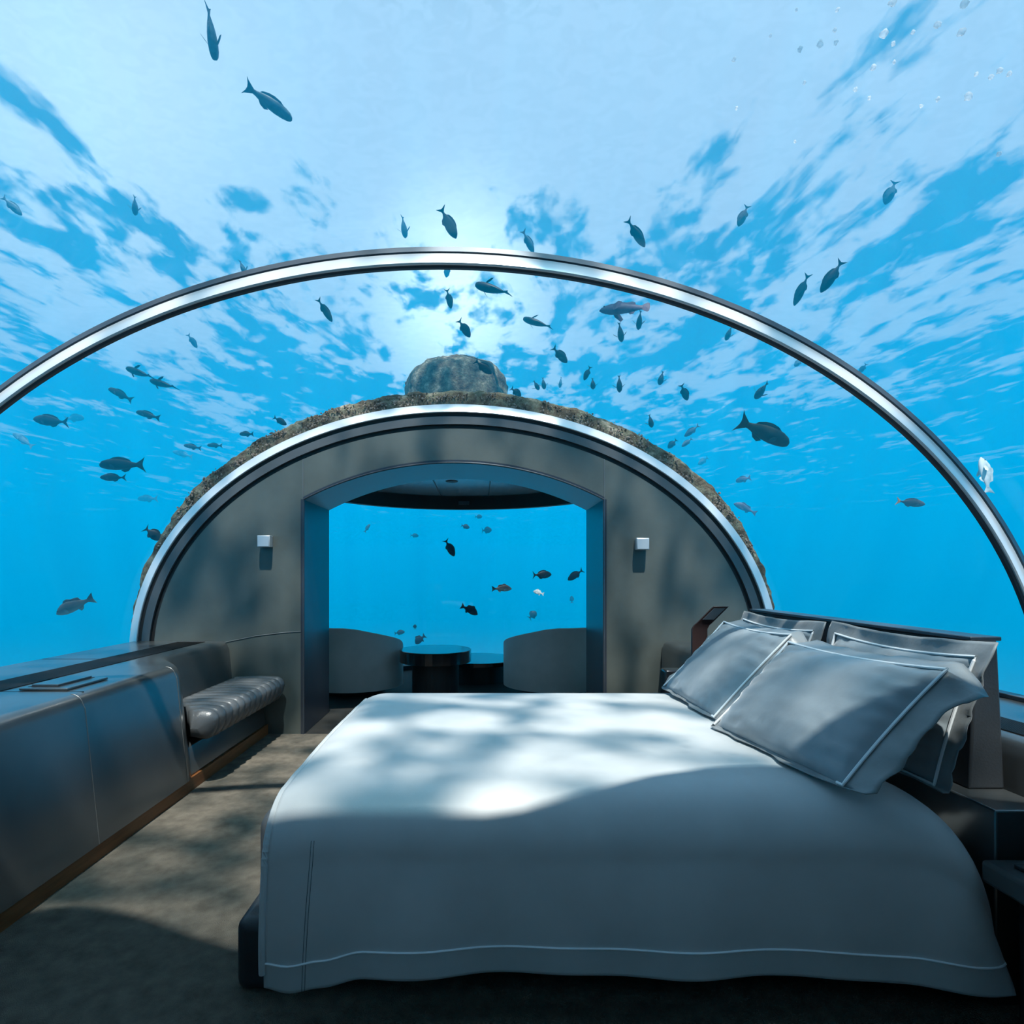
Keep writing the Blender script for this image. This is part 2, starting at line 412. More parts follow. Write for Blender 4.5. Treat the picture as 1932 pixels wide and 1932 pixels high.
# ---------------------------------------------------------------- left console
ZT = .818
def xf_left(Y):
    if Y <= 3.60: return -1.95
    u = min(1, (Y-3.60)/.50); return -1.95 - .29*(u*u*(3-2*u))
def console_rows(ys, xf, xb, sgn=1, slope=.08, zb=.085):
    rows = []
    for Y in ys:
        x = xf(Y); pts = [(x+slope*sgn, zb), (x+.010*sgn, ZT-.07)]
        for k in range(1, 7):
            a = PI/2*k/7; pts.append((x - sgn*.06*(1-math.cos(a)), ZT-.06+.06*math.sin(a)))
        pts += [(x-sgn*.06, ZT), (xb, ZT), (xb, ZT-.04), (xb+sgn*.22, .3), (xb+sgn*.22, zb)]
        rows.append([(px_, Y, z) for px_, z in pts])
    return rows
cl = empty('console', (-2.5, 2.5, 0), 'long dark lacquered console along the left glass with vent slot', 'console', 'consoles along the glass')
ys = [.2, 1.5, 2.77, 3.3, 3.58] + [3.60+.5*i/16 for i in range(17)] + [4.3, 4.7, 4.995]
g = MB(); g.grid(console_rows(ys, xf_left, -3.06), close_u=True, caps=True)
o = g.build('cabinet_body', M['console'], cl)
for p_ in o.data.polygons: p_.use_smooth = True
o.data.set_sharp_from_angle(angle=.5)
g = MB(); g.grid([[(-1.90, Y, .085), (-1.93, Y, .27), (-1.98, Y, .30), (-2.5, Y, .30), (-2.5, Y, .085)] for Y in (3.66, 4.2, 4.99)], close_u=True, caps=True)
g.build('seat_base', M['console'], cl, bevel=.01)
for Y, wd in ((1.2, .0016), (2.77, .0018), (3.60, .0018)):
    pr = console_rows([Y], xf_left, -3.06)[0][:9]
    g = MB(); g.tube([(p_[0]+.0005, p_[1], p_[2]+.0005) for p_ in pr], wd, 6); g.build('module_seam', M['seam'], cl)
for Y, xa, xz in ((2.83, -2.40, -1.99), (3.93, -3.05, -2.65)):
    g = MB(); g.box((xa, Y, ZT-.003), (xz, Y+.004, ZT+.0012)); g.build('top_joint', M['grille'], cl)
g = MB(); g.box((-2.645, .2, ZT-.01), (-2.41, 4.93, ZT+.0015)); sl = g.build('vent_slot', M['black'], cl)
g = MB()
for i in range(24):
    x = -2.64+.0098*i; g.box((x, .2, ZT), (x+.005, 4.92, ZT+.004))
sl2 = g.build('grille_bars', M['grille'], sl); sl2.matrix_parent_inverse = Matrix.Translation(-cl.location)
sl2.matrix_parent_inverse = Matrix.Identity(4); sl2.matrix_parent_inverse = (Matrix.Translation(cl.location) @ sl.matrix_parent_inverse).inverted() if False else Matrix.Identity(4)
g = MB(); g.box((-1.99, .2, 0), (-1.885, 4.99, .086)); o = g.build('baseboard_left', M['wood']); struct(o, 'warm brown wooden plinth under the left console', 'baseboard')

# tray on the console
o = empty('desk_tray', (-2.21, 3.0, ZT), 'flat dark rectangular tray lying on the left console top', 'tray')
g = MB(); g.box((-2.33, 2.85, ZT+.0016), (-2.085, 3.16, ZT+.013)); g.build('tray_base', M['console'], o, bevel=.003)
g = MB(); g.box((-2.30, 2.895, ZT+.0135), (-2.165, 3.145, ZT+.024)); g.build('slate_inset', M['console'], o, bevel=.002)
g = MB(); g.box((-2.312, 2.885, ZT+.0125), (-2.155, 3.155, ZT+.0142)); g.build('inset_border', M['black'], o)

# tufted bench cushion
bench = empty('bench_cushion', (-1.95, 4.4, .29), 'channel tufted grey leather bench seat in the left console alcove', 'bench seat')
def xb_seat(Y): return xf_left(Y)+.075
g = MB(); NCH = 13; rows = []
Y0, Y1 = 3.68, 4.97
for i in range(NCH*8+1):
    t = i/(NCH*8); Y = Y0+(Y1-Y0)*t
    ph = (i % 8)/8; puff = abs(math.sin(PI*ph))**.55
    xb = xb_seat(Y); xf = -1.735 + .02*t
    e = min(1, t/.075); e = math.sqrt(max(0, 1-(1-e)**2)) if e < 1 else 1
    e2 = min(1, (1-t)/.03); e2 = math.sqrt(max(0, 1-(1-e2)**2)) if e2 < 1 else 1
    e = max(.04, e*max(.3, e2))
    zt_ = .40+.12*e; zb_ = .40-.088*e
    pf = .030*(puff-1)*min(1, e*1.2)
    xf_ = xb+.03+(xf-xb-.03)*(.12+.88*e)
    rx = .075*min(1, e+.1)
    pts = [(xb, zb_+.02*e), (xb, zt_+pf-.01*e), (xb+.03*e, zt_+pf)]
    for k in range(8): pts.append((xb+.03*e+max(.001, xf_-rx-xb-.03*e)*(k+1)/8.6, zt_+pf+.006*math.sin(PI*k/8)))
    xe = xf_; rx = .075*min(1, e+.1); zc = (zt_+zb_)/2+.03*e; 
    for k in range(1, 9):
        a = PI/2*(1-k/8.0); pts.append((xe-rx+(rx+pf)*math.cos(a), zc+(zt_+pf-zc)*math.sin(a)))
    pts += [(xe-.015*e+pf, zc-.06*e), (xe-.05*e+pf*.5, zb_+.015*e), (xe-.09*e, zb_)]
    rows.append([(x, Y, z) for x, z in pts])
g.grid(rows, close_u=True, caps=True); g.build('seat_pad', M['leather'], bench, smooth=True)
g = MB(); g.box((-2.1, 4.15, .302), (-1.86, 4.95, .318)); g.build('seat_board', M['black'], bench)

# ---------------------------------------------------------------- right console
def xf_right(Y):
    if Y < 3.95: return 1.90
    u = min(1, (Y-3.95)/.35); return 1.90-.31*(u*u*(3-2*u))
cr_ = empty('console', (2.2, 2.5, 0), 'dark console behind the headboard along the right glass', 'console', 'consoles along the glass')
ys = [.2, 1.5, 3.0, 3.9]+[3.95+.35*i/10 for i in range(11)]+[4.6, 4.995]
g = MB(); g.grid(console_rows(ys, xf_right, 2.53, -1, .02), close_u=True, caps=True)
o = g.build('cabinet_body', M['console'], cr_)
for p_ in o.data.polygons: p_.use_smooth = True
o.data.set_sharp_from_angle(angle=.5)
g = MB(); g.box((1.955, .2, ZT-.01), (2.125, 4.9, ZT+.0015)); g.build('vent_slot', M['black'], cr_)
g = MB()
for i in range(17): g.box((1.957+.0098*i, .2, ZT), (1.962+.0098*i, 4.9, ZT+.004))
g.build('grille_bars', M['grille'], cr_)
g = MB(); g.box((2.47, .2, ZT), (2.53, 4.96, ZT+.022)); g.build('glass_lip', M['steel_dark'], cr_, bevel=.004)
g = MB(); g.box((1.89, .2, 0), (1.97, 4.99, .083)); o = g.build('baseboard_right', M['wood_dark']); struct(o, 'dark brown plinth under the right console', 'baseboard')

# ---------------------------------------------------------------- bed
bed = empty('bed', (.5, 2.7, 0), 'king bed frame of blue black leather with tall headboard', 'bed')
g = MB(); g.box((-.83, 1.90, .0), (-.60, 3.48, .24)); g.build('foot_rail', M['leather_dark'], bed, bevel=.035, seg=4)
g = MB(); g.box((-.66, 1.92, .15), (1.66, 3.46, .235)); g.build('platform', M['leather_dark'], bed, bevel=.02, seg=3)
g = MB(); g.box((-.55, 1.99, 0), (1.62, 3.40, .155)); g.build('plinth', M['wood_dark'], bed)
# headboard: a slightly tapering slab on a ledge
g = MB()
HB0, HB1 = 2.035, 3.74
v = []
for (z, x0, x1, dy) in ((.636, 1.735, 1.865, -.012), (1.165, 1.775, 1.850, 0)):
    v += [(x0, HB0+dy, z), (x1, HB0+dy, z), (x1, HB1, z), (x0, HB1, z)]
g.add(v, [(0, 3, 2, 1), (4, 5, 6, 7), (0, 1, 5, 4), (1, 2, 6, 5), (2, 3, 7, 6), (3, 0, 4, 7)])
hb = g.build('headboard', M['leather_dark'], bed, bevel=.008, seg=3)
g = MB(); g.box((1.755, HB0+.004, 1.163), (1.868, HB1-.01, 1.178)); g.build('headboard_cap', M['steel_dark'], bed, bevel=.003)
g = MB(); g.box((1.665, 1.84, 0), (1.868, 3.60, .636)); g.build('headboard_ledge', M['console'], bed, bevel=.006)

mat_ = empty('mattress', (.45, 2.65, .235), 'thick mattress in a dark fitted sheet, its end showing beside the duvet', 'mattress')
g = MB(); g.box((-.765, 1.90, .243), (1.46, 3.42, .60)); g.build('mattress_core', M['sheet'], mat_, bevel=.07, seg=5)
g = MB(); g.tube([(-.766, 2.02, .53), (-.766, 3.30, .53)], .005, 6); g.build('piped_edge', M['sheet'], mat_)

# duvet
YF, YB, ZD = 1.745, 3.50, .700
def interp(x, tab, lin=False):
    for (x0, y0), (x1, y1) in zip(tab, tab[1:]):
        if x <= x1:
            u = max(0, (x-x0)/(x1-x0)); u = u if lin else u*u*(3-2*u); return y0+(y1-y0)*u
    return tab[-1][1]
HEM = [(-.68, .125), (-.60, .113), (-.50, .13), (-.36, .160), (.15, .168), (.97, .158), (1.30, .14), (1.64, .105)]
def duvet_drop(X):
    u = max(0, (X-1.26)/.39); u = min(u, .999); return .36*(1-math.sqrt(1-u*u))
def duvet_point(X, t):
    """t: 0 hem in front .. 1 far edge"""
    zh = interp(X, HEM); top = ZD - duvet_drop(X); 
    el = max(0, (-.56-X)/.12); top -= .030*el*el
    Rr = .19; zr = max(top-Rr, zh+.02); Rz = top-zr
    wob = .010*math.sin(X*7.1+.6)+.006*math.sin(X*15+1.2)
    if t < .35:
        u = t/.35; z = zh+(zr-zh)*u; Y = YF + .02*(u) + wob*(1-u)*1.2 - .012*math.sin(PI*u)
        Y += .05*max(0, (X-1.45)/.19)**2*u
    elif t < .50:
        a = PI/2*(t-.35)/.15; Y = YF+.02+Rr*(1-math.cos(a)); z = zr+Rz*math.sin(a)
        Y += .05*max(0, (X-1.45)/.19)**2*math.cos(a)
    elif t < .86:
        u = (t-.50)/.36; Y = YF+.02+Rr+(YB-.15-(YF+.02+Rr))*u; z = top+.012*math.sin(PI*u)
        z += .010*mnoise.noise(Vector((X*2.2, Y*2.2, 3.1)))+.004*mnoise.noise(Vector((X*6, Y*9, 1)))
    elif t < .94:
        a = PI/2*(t-.86)/.08; Y = YB-.15+.15*math.sin(a); z = top-.15*(1-math.cos(a))
    else:
        u = (t-.94)/.06; Y = YB; z = top-.15-.22*u
    return Vector((X, Y, z))
DX0, DX1 = -.675, 1.645
dv = empty('duvet', (.45, 2.6, .7), 'slate blue satin duvet spread over the bed, hanging down the near side', 'duvet')
rows = []
for i in range(141):
    X = DX0+(DX1-DX0)*i/140; rows.append([duvet_point(X, k/110) for k in range(111)])
g = MB(); g.grid(rows); o = g.build('cover', M['duvet'], dv, smooth=True, solid=.016, offset=-1)
def t_for_h(X, dh):
    zh = interp(X, HEM); top = ZD-duvet_drop(X); zr = max(top-.19, zh+.02); return .35*min(1, dh/(zr-zh))
g = MB(); g.tube([duvet_point(DX0+(DX1-DX0)*i/120, t_for_h(DX0+(DX1-DX0)*i/120, .086))+Vector((0, -.002, 0)) for i in range(121)], .0035, 6)
g.build('hem_piping', M['piping'], dv)
g = MB()
for dx in (0, .009): g.tube([duvet_point(-.535+dx-.02*(1-k/40), .38*k/40)+Vector((0, -.0003, 0)) for k in range(41)], .0009, 6)
g.build('side_seam', M['sheet'], dv)
g = MB(); g.tube([duvet_point(DX0, .05+.80*k/80)+Vector((-.003, 0, -.006)) for k in range(81)], .011, 8); g.build('rolled_edge', M['duvet'], dv)

# pillows
def make_pillow(label, O, V, W, H, T, fl, seed, twist=0.0, sag=.02, farw=1, botw=1, fold=0, group='satin pillows against the headboard'):
    """O bottom centre, V lean direction, U along the headboard"""
    V = Vector(V).normalized(); U = Vector((twist, -1, 0)).normalized(); Nn = U.cross(V).normalized()
    if Nn.x > 0: Nn = -Nn
    O = Vector(O); e = empty('pillow', O, label, 'pillow', group)
    rnd = random.Random(seed); s0 = rnd.uniform(0, 50)
    def P(u, v, side):
        a = max(0, 1-abs(u)**2.6); b_ = max(0, 1-abs(v)**2.4)
        t = T*(a*b_)**.55
        wr = 0
        if a*b_ > 0:
            edge = (1-a*b_)
            wr = .010*edge*mnoise.noise(Vector((u*7+s0, v*7, 2)))+.006*mnoise.noise(Vector((u*3.1+s0, v*3.1, 5)))*a
            wr += .005*edge*math.sin(v*22+3*math.sin(u*3+s0))*(abs(u) > .55)
        pin = .02*(1-abs(v))*abs(u)**3  # edges drawn in
        q = O + U*(W/2*u*(1-.03*(1-v*v)*abs(u)))+V*(H/2*(v+1)*(1) - sag*(1-u*u)*max(0, v)**2)
        return q+Nn*(side*t+wr)
    g = MB(); n = 36
    for side in (1, -1):
        g.grid([[P(-1+2*i/n, -1+2*k/n, side) for k in range(n+1)] for i in range(n+1)])
    g.build('pillow_body', M['pillow'], e, smooth=True)
    # border points going round
    bd = []
    m_ = 30
    for k in range(m_): bd.append((-1+2*k/m_, -1))
    for k in range(m_): bd.append((1, -1+2*k/m_))
    for k in range(m_): bd.append((1-2*k/m_, 1))
    for k in range(m_): bd.append((-1, 1-2*k/m_))
    def B(u, v): return P(u, v, 0)
    rows = []
    for (u, v) in bd:
        p0 = B(u, v); d = Vector((0, 0, 0))
        cu = max(0, (abs(u)-.86)/.14)*math.copysign(1, u) if abs(u) > .86 else 0
        cv = max(0, (abs(v)-.86)/.14)*math.copysign(1, v) if abs(v) > .86 else 0
        if abs(u) >= .999: cu = math.copysign(1, u)
        if abs(v) >= .999: cv = math.copysign(1, v)
        d = U*cu+V*cv
        r = []
        near, far = (u > .9), (u < -.9)
        wd = fl*(1 if not far else farw)
        for j in range(7):
            ck = 1-.5*abs(cu*cv)*(1 if fold else 0)
            q = p0 + U*cu*wd*(j/6-.10)*ck + V*cv*fl*(j/6-.10)*(botw if v < 0 else 1)*ck
            if fold and cu > 0: q.z -= .05*cu*max(0, v)**2*(j/6)
            if v > 0: q = q - Nn*abs(cv)*fold*(j/6)**1.3
            q = q - Nn*.25*max(0, cu)*wd*(j/6)*fold/.06
            wv = mnoise.noise(Vector((u*3.5+s0, v*3.5, j*.15)))*.022*(j/6) + mnoise.noise(Vector((u*9+s0, v*9, 1)))*.006*(j/6)
            q = q + Nn*(wv+.004)
            if v < -.9: 
                q.z = max(q.z, O.z-.002)
            r.append(q)
        rows.append(r)
    rows.append(rows[0])
    g = MB(); g.grid(rows); g.build('flange', M['flange'], e, smooth=True, solid=.004)
    g = MB()
    pts = [B(u, v)+Nn*.009 for u, v in bd]; pts.append(pts[0])
    if fold: pts = pts[m_-1:]
    g.tube(pts, .0052, 6); g.build('piping', M['piping'], e)
    return e
LP = ['rear near pillow half hidden, propped upright against the headboard by the glass',
      'rear far pillow peeking above the pillow nearest the reading lamp',
      'front pillow nearest the camera with bold white piping, lying tilted',
      'front pillow beside the reading lamp, leaning at the far end of the bed']
make_pillow(LP[0], (1.53, 2.29, .690), (.155, 0, .48), .76, .455, .060, .065, 1)
make_pillow(LP[1], (1.53, 3.21, .715), (.155, 0, .48), .76, .425, .060, .062, 2)
make_pillow(LP[2], (1.105, 2.185, .722), (.36, 0, .40), .745, .50, .085, .092, 3, twist=.15, farw=.12, botw=.35, fold=.07)
make_pillow(LP[3], (1.095, 3.035, .728), (.375, 0, .40), .74, .53, .060, .075, 4, farw=.3, botw=.35, fold=.05)

# ---------------------------------------------------------------- nightstands and what stands on them
def nightstand(label, x0, x1, y0, y1, zt, body):
    e = empty('nightstand', ((x0+x1)/2, (y0+y1)/2, 0), label, 'nightstand', 'bedside shelves')
    g = MB(); g.box((x0, y0, zt-.07), (x1, y1, zt)); g.build('shelf_top', M['console'], e, bevel=.012, seg=3)
    g = MB(); g.box((x0+body, y0+.03, 0), (x1-.01, y1-.02, zt-.068)); g.build('drawer_box', M['leather_dark'], e, bevel=.01)
    g = MB(); g.box((x0+body-.006, y0+.06, zt-.20), (x0+body+.002, y1-.05, zt-.195)); g.build('drawer_line', M['black'], e)
    return e
nightstand('dark bedside shelf at the right frame edge with a thin book on it', 1.58, 1.795, 1.02, 1.80, .50, .10)
nightstand('dark bedside shelf beyond the bed under the reading lamp', 1.20, 1.60, 3.66, 4.18, .50, .08)
o = empty('book', (1.70, 1.62, .5), 'thin dark book lying on the near bedside shelf', 'book')
g = MB(); g.box((1.635, 1.47, .5), (1.785, 1.745, .512)); g.build('cover', M['leather_dark'], o, bevel=.002)
g = MB(); g.box((1.64, 1.475, .503), (1.783, 1.74, .5095)); g.build('page_block', M['flange'], o)
o = empty('bedside_box', (1.31, 3.92, .5), 'small black box with shiny fittings on the far bedside shelf', 'box')
g = MB(); g.box((1.245, 3.86, .5), (1.38, 3.98, .752)); g.build('box_body', M['table'], o, bevel=.015, seg=3)
g = MB(); g.lathe([(0, 0), (.009, 0), (.009, .03), (0, .03)], (1.275, 3.853, .655), 12); g.tube([(1.262, 3.852, .70), (1.292, 3.852, .695)], .004); g.build('chrome_fitting', M['steel'], o)

# reading lamp: one flat bar bent over into a slanting head
lamp = empty('reading_lamp', (1.535, 4.0, .5), 'dark bronze reading lamp with slanted flat head beside the far pillow', 'lamp')
LW = .108; xl = 1.481; yl = 4.0
g = MB(); th_ = .026
path = [(0, 0, .502), (0, 0, .95), (0, 0, 1.02), (.012, -.004, 1.046), (.035, -.012, 1.070), (.130, -.05, 1.182)]
rows = []
for dx, dy, z in path:
    rows.append([(xl+dx, yl+dy, z), (xl+dx+LW, yl+dy, z), (xl+dx+LW, yl+dy+th_, z-.006), (xl+dx, yl+dy+th_, z-.006)])
g.grid(rows, close_u=True, caps=True); g.build('lamp_arm', M['lamp'], lamp, bevel=.003)
g = MB(); rows = []
for s_ in (.16, .88):
    dx = .035+(.130-.035)*s_; dy = -.012-.038*s_; z = 1.070+.112*s_
    rows.append([(xl+dx+.016, yl+dy-.004, z), (xl+dx+LW-.014, yl+dy-.004, z), (xl+dx+LW-.014, yl+dy+.004, z), (xl+dx+.016, yl+dy+.004, z)])
g.grid(rows, close_u=True, caps=True); g.build('diffuser', M['lens'], lamp)
g = MB(); g.box((xl-.015, yl-.03, .5), (xl+LW+.015, yl+.06, .515)); g.build('lamp_base', M['lamp'], lamp, bevel=.004)

# sconces
for lab, cx_, cy_ in (('small square silver wall light left of the arched opening', 500, 1021.5), ('small square silver wall light right of the arched opening', 1211, 1026.5)):
    c = at(cx_, cy_, 4.95); e = empty('wall_sconce', (c.x, DW, c.z), lab, 'wall light', 'square wall lights on the end wall')
    g = MB(); hx, hz = .056, .052; v = []
    for y, gx, gz in ((4.995, .92, .92), (4.93, 1, 1), (4.915, .97, .97)):
        v.append([(c.x-hx*gx, y, c.z-hz*gz), (c.x+hx*gx, y, c.z-hz*gz), (c.x+hx*gx, y, c.z+hz*gz), (c.x-hx*gx, y, c.z+hz*gz)])
    g.grid(v, close_u=True, caps=True); g.build('housing', M['sconce'], e, bevel=.003)
    g = MB(); g.box((c.x-hx*.9, 4.908, c.z-hz*.9), (c.x+hx*.9, 4.917, c.z+hz*.9)); g.build('face_plate', M['sconce'], e, bevel=.003)

# ---------------------------------------------------------------- lounge furniture
def tub_chair(label, cx_, cy_, r, a0, a1, z0, ztab, mirror):
    e = empty('tub_chair', (cx_, cy_, 0), label, 'armchair', 'tub chairs in the lounge')
    rows = []; n = 48
    for i in range(n+1):
        t = i/n; a = a0+(a1-a0)*t; c, s_ = math.cos(a), math.sin(a)
        zt_ = interp(t, ztab, True); ro = r*(1+.02*math.sin(PI*t)); ri = ro-.05
        rows.append([(cx_+mirror*ro*c, cy_+ro*s_*.92, z0), (cx_+mirror*ro*c, cy_+ro*s_*.92, zt_-.015), (cx_+mirror*(ro-.015)*c, cy_+(ro-.015)*s_*.92, zt_), (cx_+mirror*(ri+.015)*c, cy_+(ri+.015)*s_*.92, zt_), (cx_+mirror*ri*c, cy_+ri*s_*.92, zt_-.015), (cx_+mirror*ri*c, cy_+ri*s_*.92, z0)])
    g = MB(); g.grid(rows, close_u=True, caps=True); o = g.build('back_shell', M['chair'], e, smooth=True); o.data.set_sharp_from_angle(angle=.9)
    g = MB(); g.lathe([(.0, .0), (r-.07, .0), (r-.055, .03), (r-.055, .14), (r-.09, .17), (0, .175)], (cx_, cy_, .27), 40); g.build('seat', M['chair'], e, smooth=True)
    g = MB(); g.lathe([(.0, .0), (r*.62, .0), (r*.62, .28), (0, .28)], (cx_, cy_, .0), 32); g.build('swivel_base', M['black'], e)
    return e
ZTAB = [(0, .46), (.02, .53), (.05, .585), (.09, .615), (.14, .635), (.38, .725), (.55, .785), (.64, .80), (1, .80)]
tub_chair('grey tub armchair in the lounge on the left of the round table', -1.57, 6.92, .60, .12, -2.5, .075, ZTAB, 1)
tub_chair('grey tub armchair in the lounge on the right of the round table', .86, 6.92, .60, .12, -2.5, .075, ZTAB, -1)
tb = empty('round_table', (-.545, 6.6, 0), 'black drum shaped round table between the two tub chairs', 'table', 'round tables in the lounge')
g = MB(); g.lathe([(0, .40), (.41, .40), (.415, .405), (.415, .535), (.41, .54), (0, .54)], (-.545, 6.6, 0), 64); g.build('table_top', M['table'], tb); 
g = MB(); g.lathe([(0, .0), (.27, .0), (.27, .40), (0, .40)], (-.545, 6.6, 0), 48); g.build('pedestal', M['black'], tb)
tb = empty('round_table', (-.06, 7.55, 0), 'lower black round table behind the drum table by the window', 'table', 'round tables in the lounge')
g = MB(); g.lathe([(0, .235), (.50, .235), (.505, .24), (.505, .285), (.50, .29), (0, .29)], (-.06, 7.60, 0), 64); g.build('table_top', M['table'], tb)
g = MB(); g.lathe([(0, .0), (.38, .0), (.38, .236), (0, .236)], (-.06, 7.60, 0), 48); g.build('pedestal', M['black'], tb)
g = MB()
def on_vault(px, py):
    lo, hi = .6, 6.0
    for _ in range(40):
        Y = (lo+hi)/2; p_ = at(px, py, Y); u = (p_.x-tcx(Y))/(TA+.024); w_ = (p_.z-TZ)/(TB+.024)
        if u*u+w_*w_ < 1: lo = Y
        else: hi = Y
    return at(px, py, lo)
BUB = [(1547,83,7),(1577,80,5),(1509,93,6),(1667,64,8),(1683,5,7),(1820,6,7),(1814,61,7),(1769,47,6),(1722,61,4),(1685,83,5),(1647,128,6),(1687,117,4),(1614,169,5),(1385,112,5),(1886,133,6),(1904,139,5),(1827,182,8),(1769,188,5),(1870,145,5),(1640,185,4),(1575,57,5),(1580,18,4),(1503,18,3),(1454,67,3),(1518,156,4),(1390,204,4),(1885,290,5),(1842,140,4),(1738,200,4),(1500,267,4)]
for bx_, by_, br_ in BUB: blob(on_vault(bx_, by_), br_*.5*.0023, 5, 7)
g_b = g.build('air_bubbles', M['bubble'], smooth=True); tag(g_b, 'scatter of small white air bubbles clinging to the glass at upper right', 'bubbles', kind='stuff')
# ---------------------------------------------------------------- fish
def fish_mat(name, col, belly=None, rough=.5):
    m, N, L, out = newmat(name); p = N.new('ShaderNodeBsdfPrincipled'); L.new(p.outputs[0], out.inputs[0])
    vec = coords(N, L, (1, 1, 1)); n = noise(N, L, vec, 9, 4)
    base = ramp(N, L, n, [(.3, tuple(c*.75 for c in col)), (.7, tuple(c*1.25 for c in col))])
    if belly:
        s_ = N.new('ShaderNodeSeparateXYZ'); L.new(vec, s_.inputs[0])
        r_ = N.new('ShaderNodeMapRange'); L.new(s_.outputs[2], r_.inputs[0]); r_.inputs[1].default_value = .03; r_.inputs[2].default_value = -.07
        mx_ = N.new('ShaderNodeMix'); mx_.data_type = 'RGBA'; L.new(r_.outputs[0], mx_.inputs[0]); L.new(base, mx_.inputs[6]); mx_.inputs[7].default_value = (*belly, 1); base = mx_.outputs[2]
    L.new(base, p.inputs['Base Color']); p.inputs['Roughness'].default_value = rough; p.inputs['Specular IOR Level'].default_value = .2
    return m
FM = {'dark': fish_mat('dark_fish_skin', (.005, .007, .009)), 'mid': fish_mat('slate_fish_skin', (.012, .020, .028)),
      'sky': fish_mat('hazed_slate_fish_skin', (.075, .14, .19)), 'olive': fish_mat('olive_fish_skin', (.028, .028, .017)), 'purple': fish_mat('mauve_fish_skin', (.12, .085, .12)),  # the pale slate skin has water haze mixed into its colour
      'grey': fish_mat('grey_fish_skin', (.045, .055, .06), (.15, .19, .18)), 'white': fish_mat('pale_fish_skin', (.45, .52, .52), (.65, .68, .66)),
      'brown': fish_mat('brown_fish_skin', (.10, .06, .045)), 'orange': fish_mat('orange_fin', (.75, .26, .05)), 'yellow': fish_mat('yellow_band', (.50, .42, .06)), 'eye': fish_mat('fish_eye', (.01, .01, .012), None, .1)}
PROF = {  # x, top, bottom, half width (lengths of one)
 'oval':   [(.50,.0,-.0,.004),(.47,.045,-.035,.03),(.40,.095,-.08,.055),(.28,.14,-.125,.072),(.12,.155,-.145,.075),(-.04,.135,-.13,.062),(-.18,.085,-.085,.042),(-.28,.042,-.042,.022),(-.33,.030,-.030,.014),(-.37,.034,-.034,.010)],
 'parrot': [(.50,.0,-.02,.02),(.485,.045,-.055,.04),(.43,.095,-.085,.062),(.32,.13,-.11,.078),(.15,.145,-.125,.082),(-.03,.13,-.115,.070),(-.18,.095,-.085,.050),(-.28,.06,-.058,.030),(-.34,.048,-.048,.018),(-.37,.05,-.05,.012)],
 'snapper':[(.50,-.02,-.03,.006),(.46,.025,-.055,.03),(.38,.09,-.09,.055),(.27,.145,-.115,.07),(.12,.155,-.12,.072),(-.04,.125,-.105,.058),(-.18,.08,-.07,.040),(-.28,.046,-.042,.022),(-.33,.040,-.038,.014),(-.37,.045,-.042,.010)],
 'grouper':[(.50,-.02,-.03,.01),(.46,.03,-.06,.05),(.38,.075,-.095,.085),(.26,.115,-.12,.105),(.10,.125,-.125,.105),(-.06,.115,-.11,.085),(-.20,.085,-.085,.058),(-.29,.06,-.062,.034),(-.34,.055,-.056,.022),(-.38,.055,-.055,.014)]}
def fish_body(kind):
    g = MB(); rows = []; n = 16; P_ = PROF[kind]
    pts = []
    for i in range(len(P_)-1):
        for j in range(3):
            t = j/3; pts.append([a*(1-t)+b_*t for a, b_ in zip(P_[i], P_[i+1])])
    pts.append(P_[-1])
    for x, tpz, bt, hw_ in pts:
        c = (tpz+bt)/2; hh = (tpz-bt)/2
        rows.append([(x, hw_*math.copysign(abs(math.cos(a))**.85, math.cos(a)), c+hh*math.sin(a)) for a in [2*PI*k/n for k in range(n)]])
    return g.grid(rows, close_u=True, caps=True)
def fin(outline, y=0, th=.012):
    """flat fin outline in x,z given a little thickness"""
    g = MB(); n = len(outline)
    cx_ = sum(p[0] for p in outline)/n; cz_ = sum(p[1] for p in outline)/n
    v = [(x, y-th*.25, z) for x, z in outline]+[(x, y+th*.25, z) for x, z in outline]+[(cx_, y-th, cz_), (cx_, y+th, cz_)]
    f = []
    for i in range(n):
        j = (i+1) % n; f += [(i, j, n+j, n+i), (j, i, 2*n), (n+i, n+j, 2*n+1)]
    return g.add(v, f)
TAILS = {'oval': [(-.35,.03),(-.40,.06),(-.47,.12),(-.52,.16),(-.475,.07),(-.452,.0),(-.475,-.07),(-.52,-.16),(-.47,-.12),(-.40,-.06),(-.35,-.03)],
 'parrot': [(-.35,.045),(-.42,.085),(-.50,.135),(-.55,.185),(-.50,.08),(-.485,0),(-.50,-.08),(-.55,-.185),(-.50,-.135),(-.42,-.085),(-.35,-.045)],
 'snapper': [(-.35,.04),(-.42,.08),(-.52,.13),(-.50,.06),(-.485,0),(-.50,-.06),(-.52,-.125),(-.42,-.075),(-.35,-.04)],
 'grouper': [(-.36,.05),(-.42,.09),(-.48,.115),(-.515,.09),(-.525,0),(-.515,-.09),(-.48,-.115),(-.42,-.09),(-.36,-.05)]}
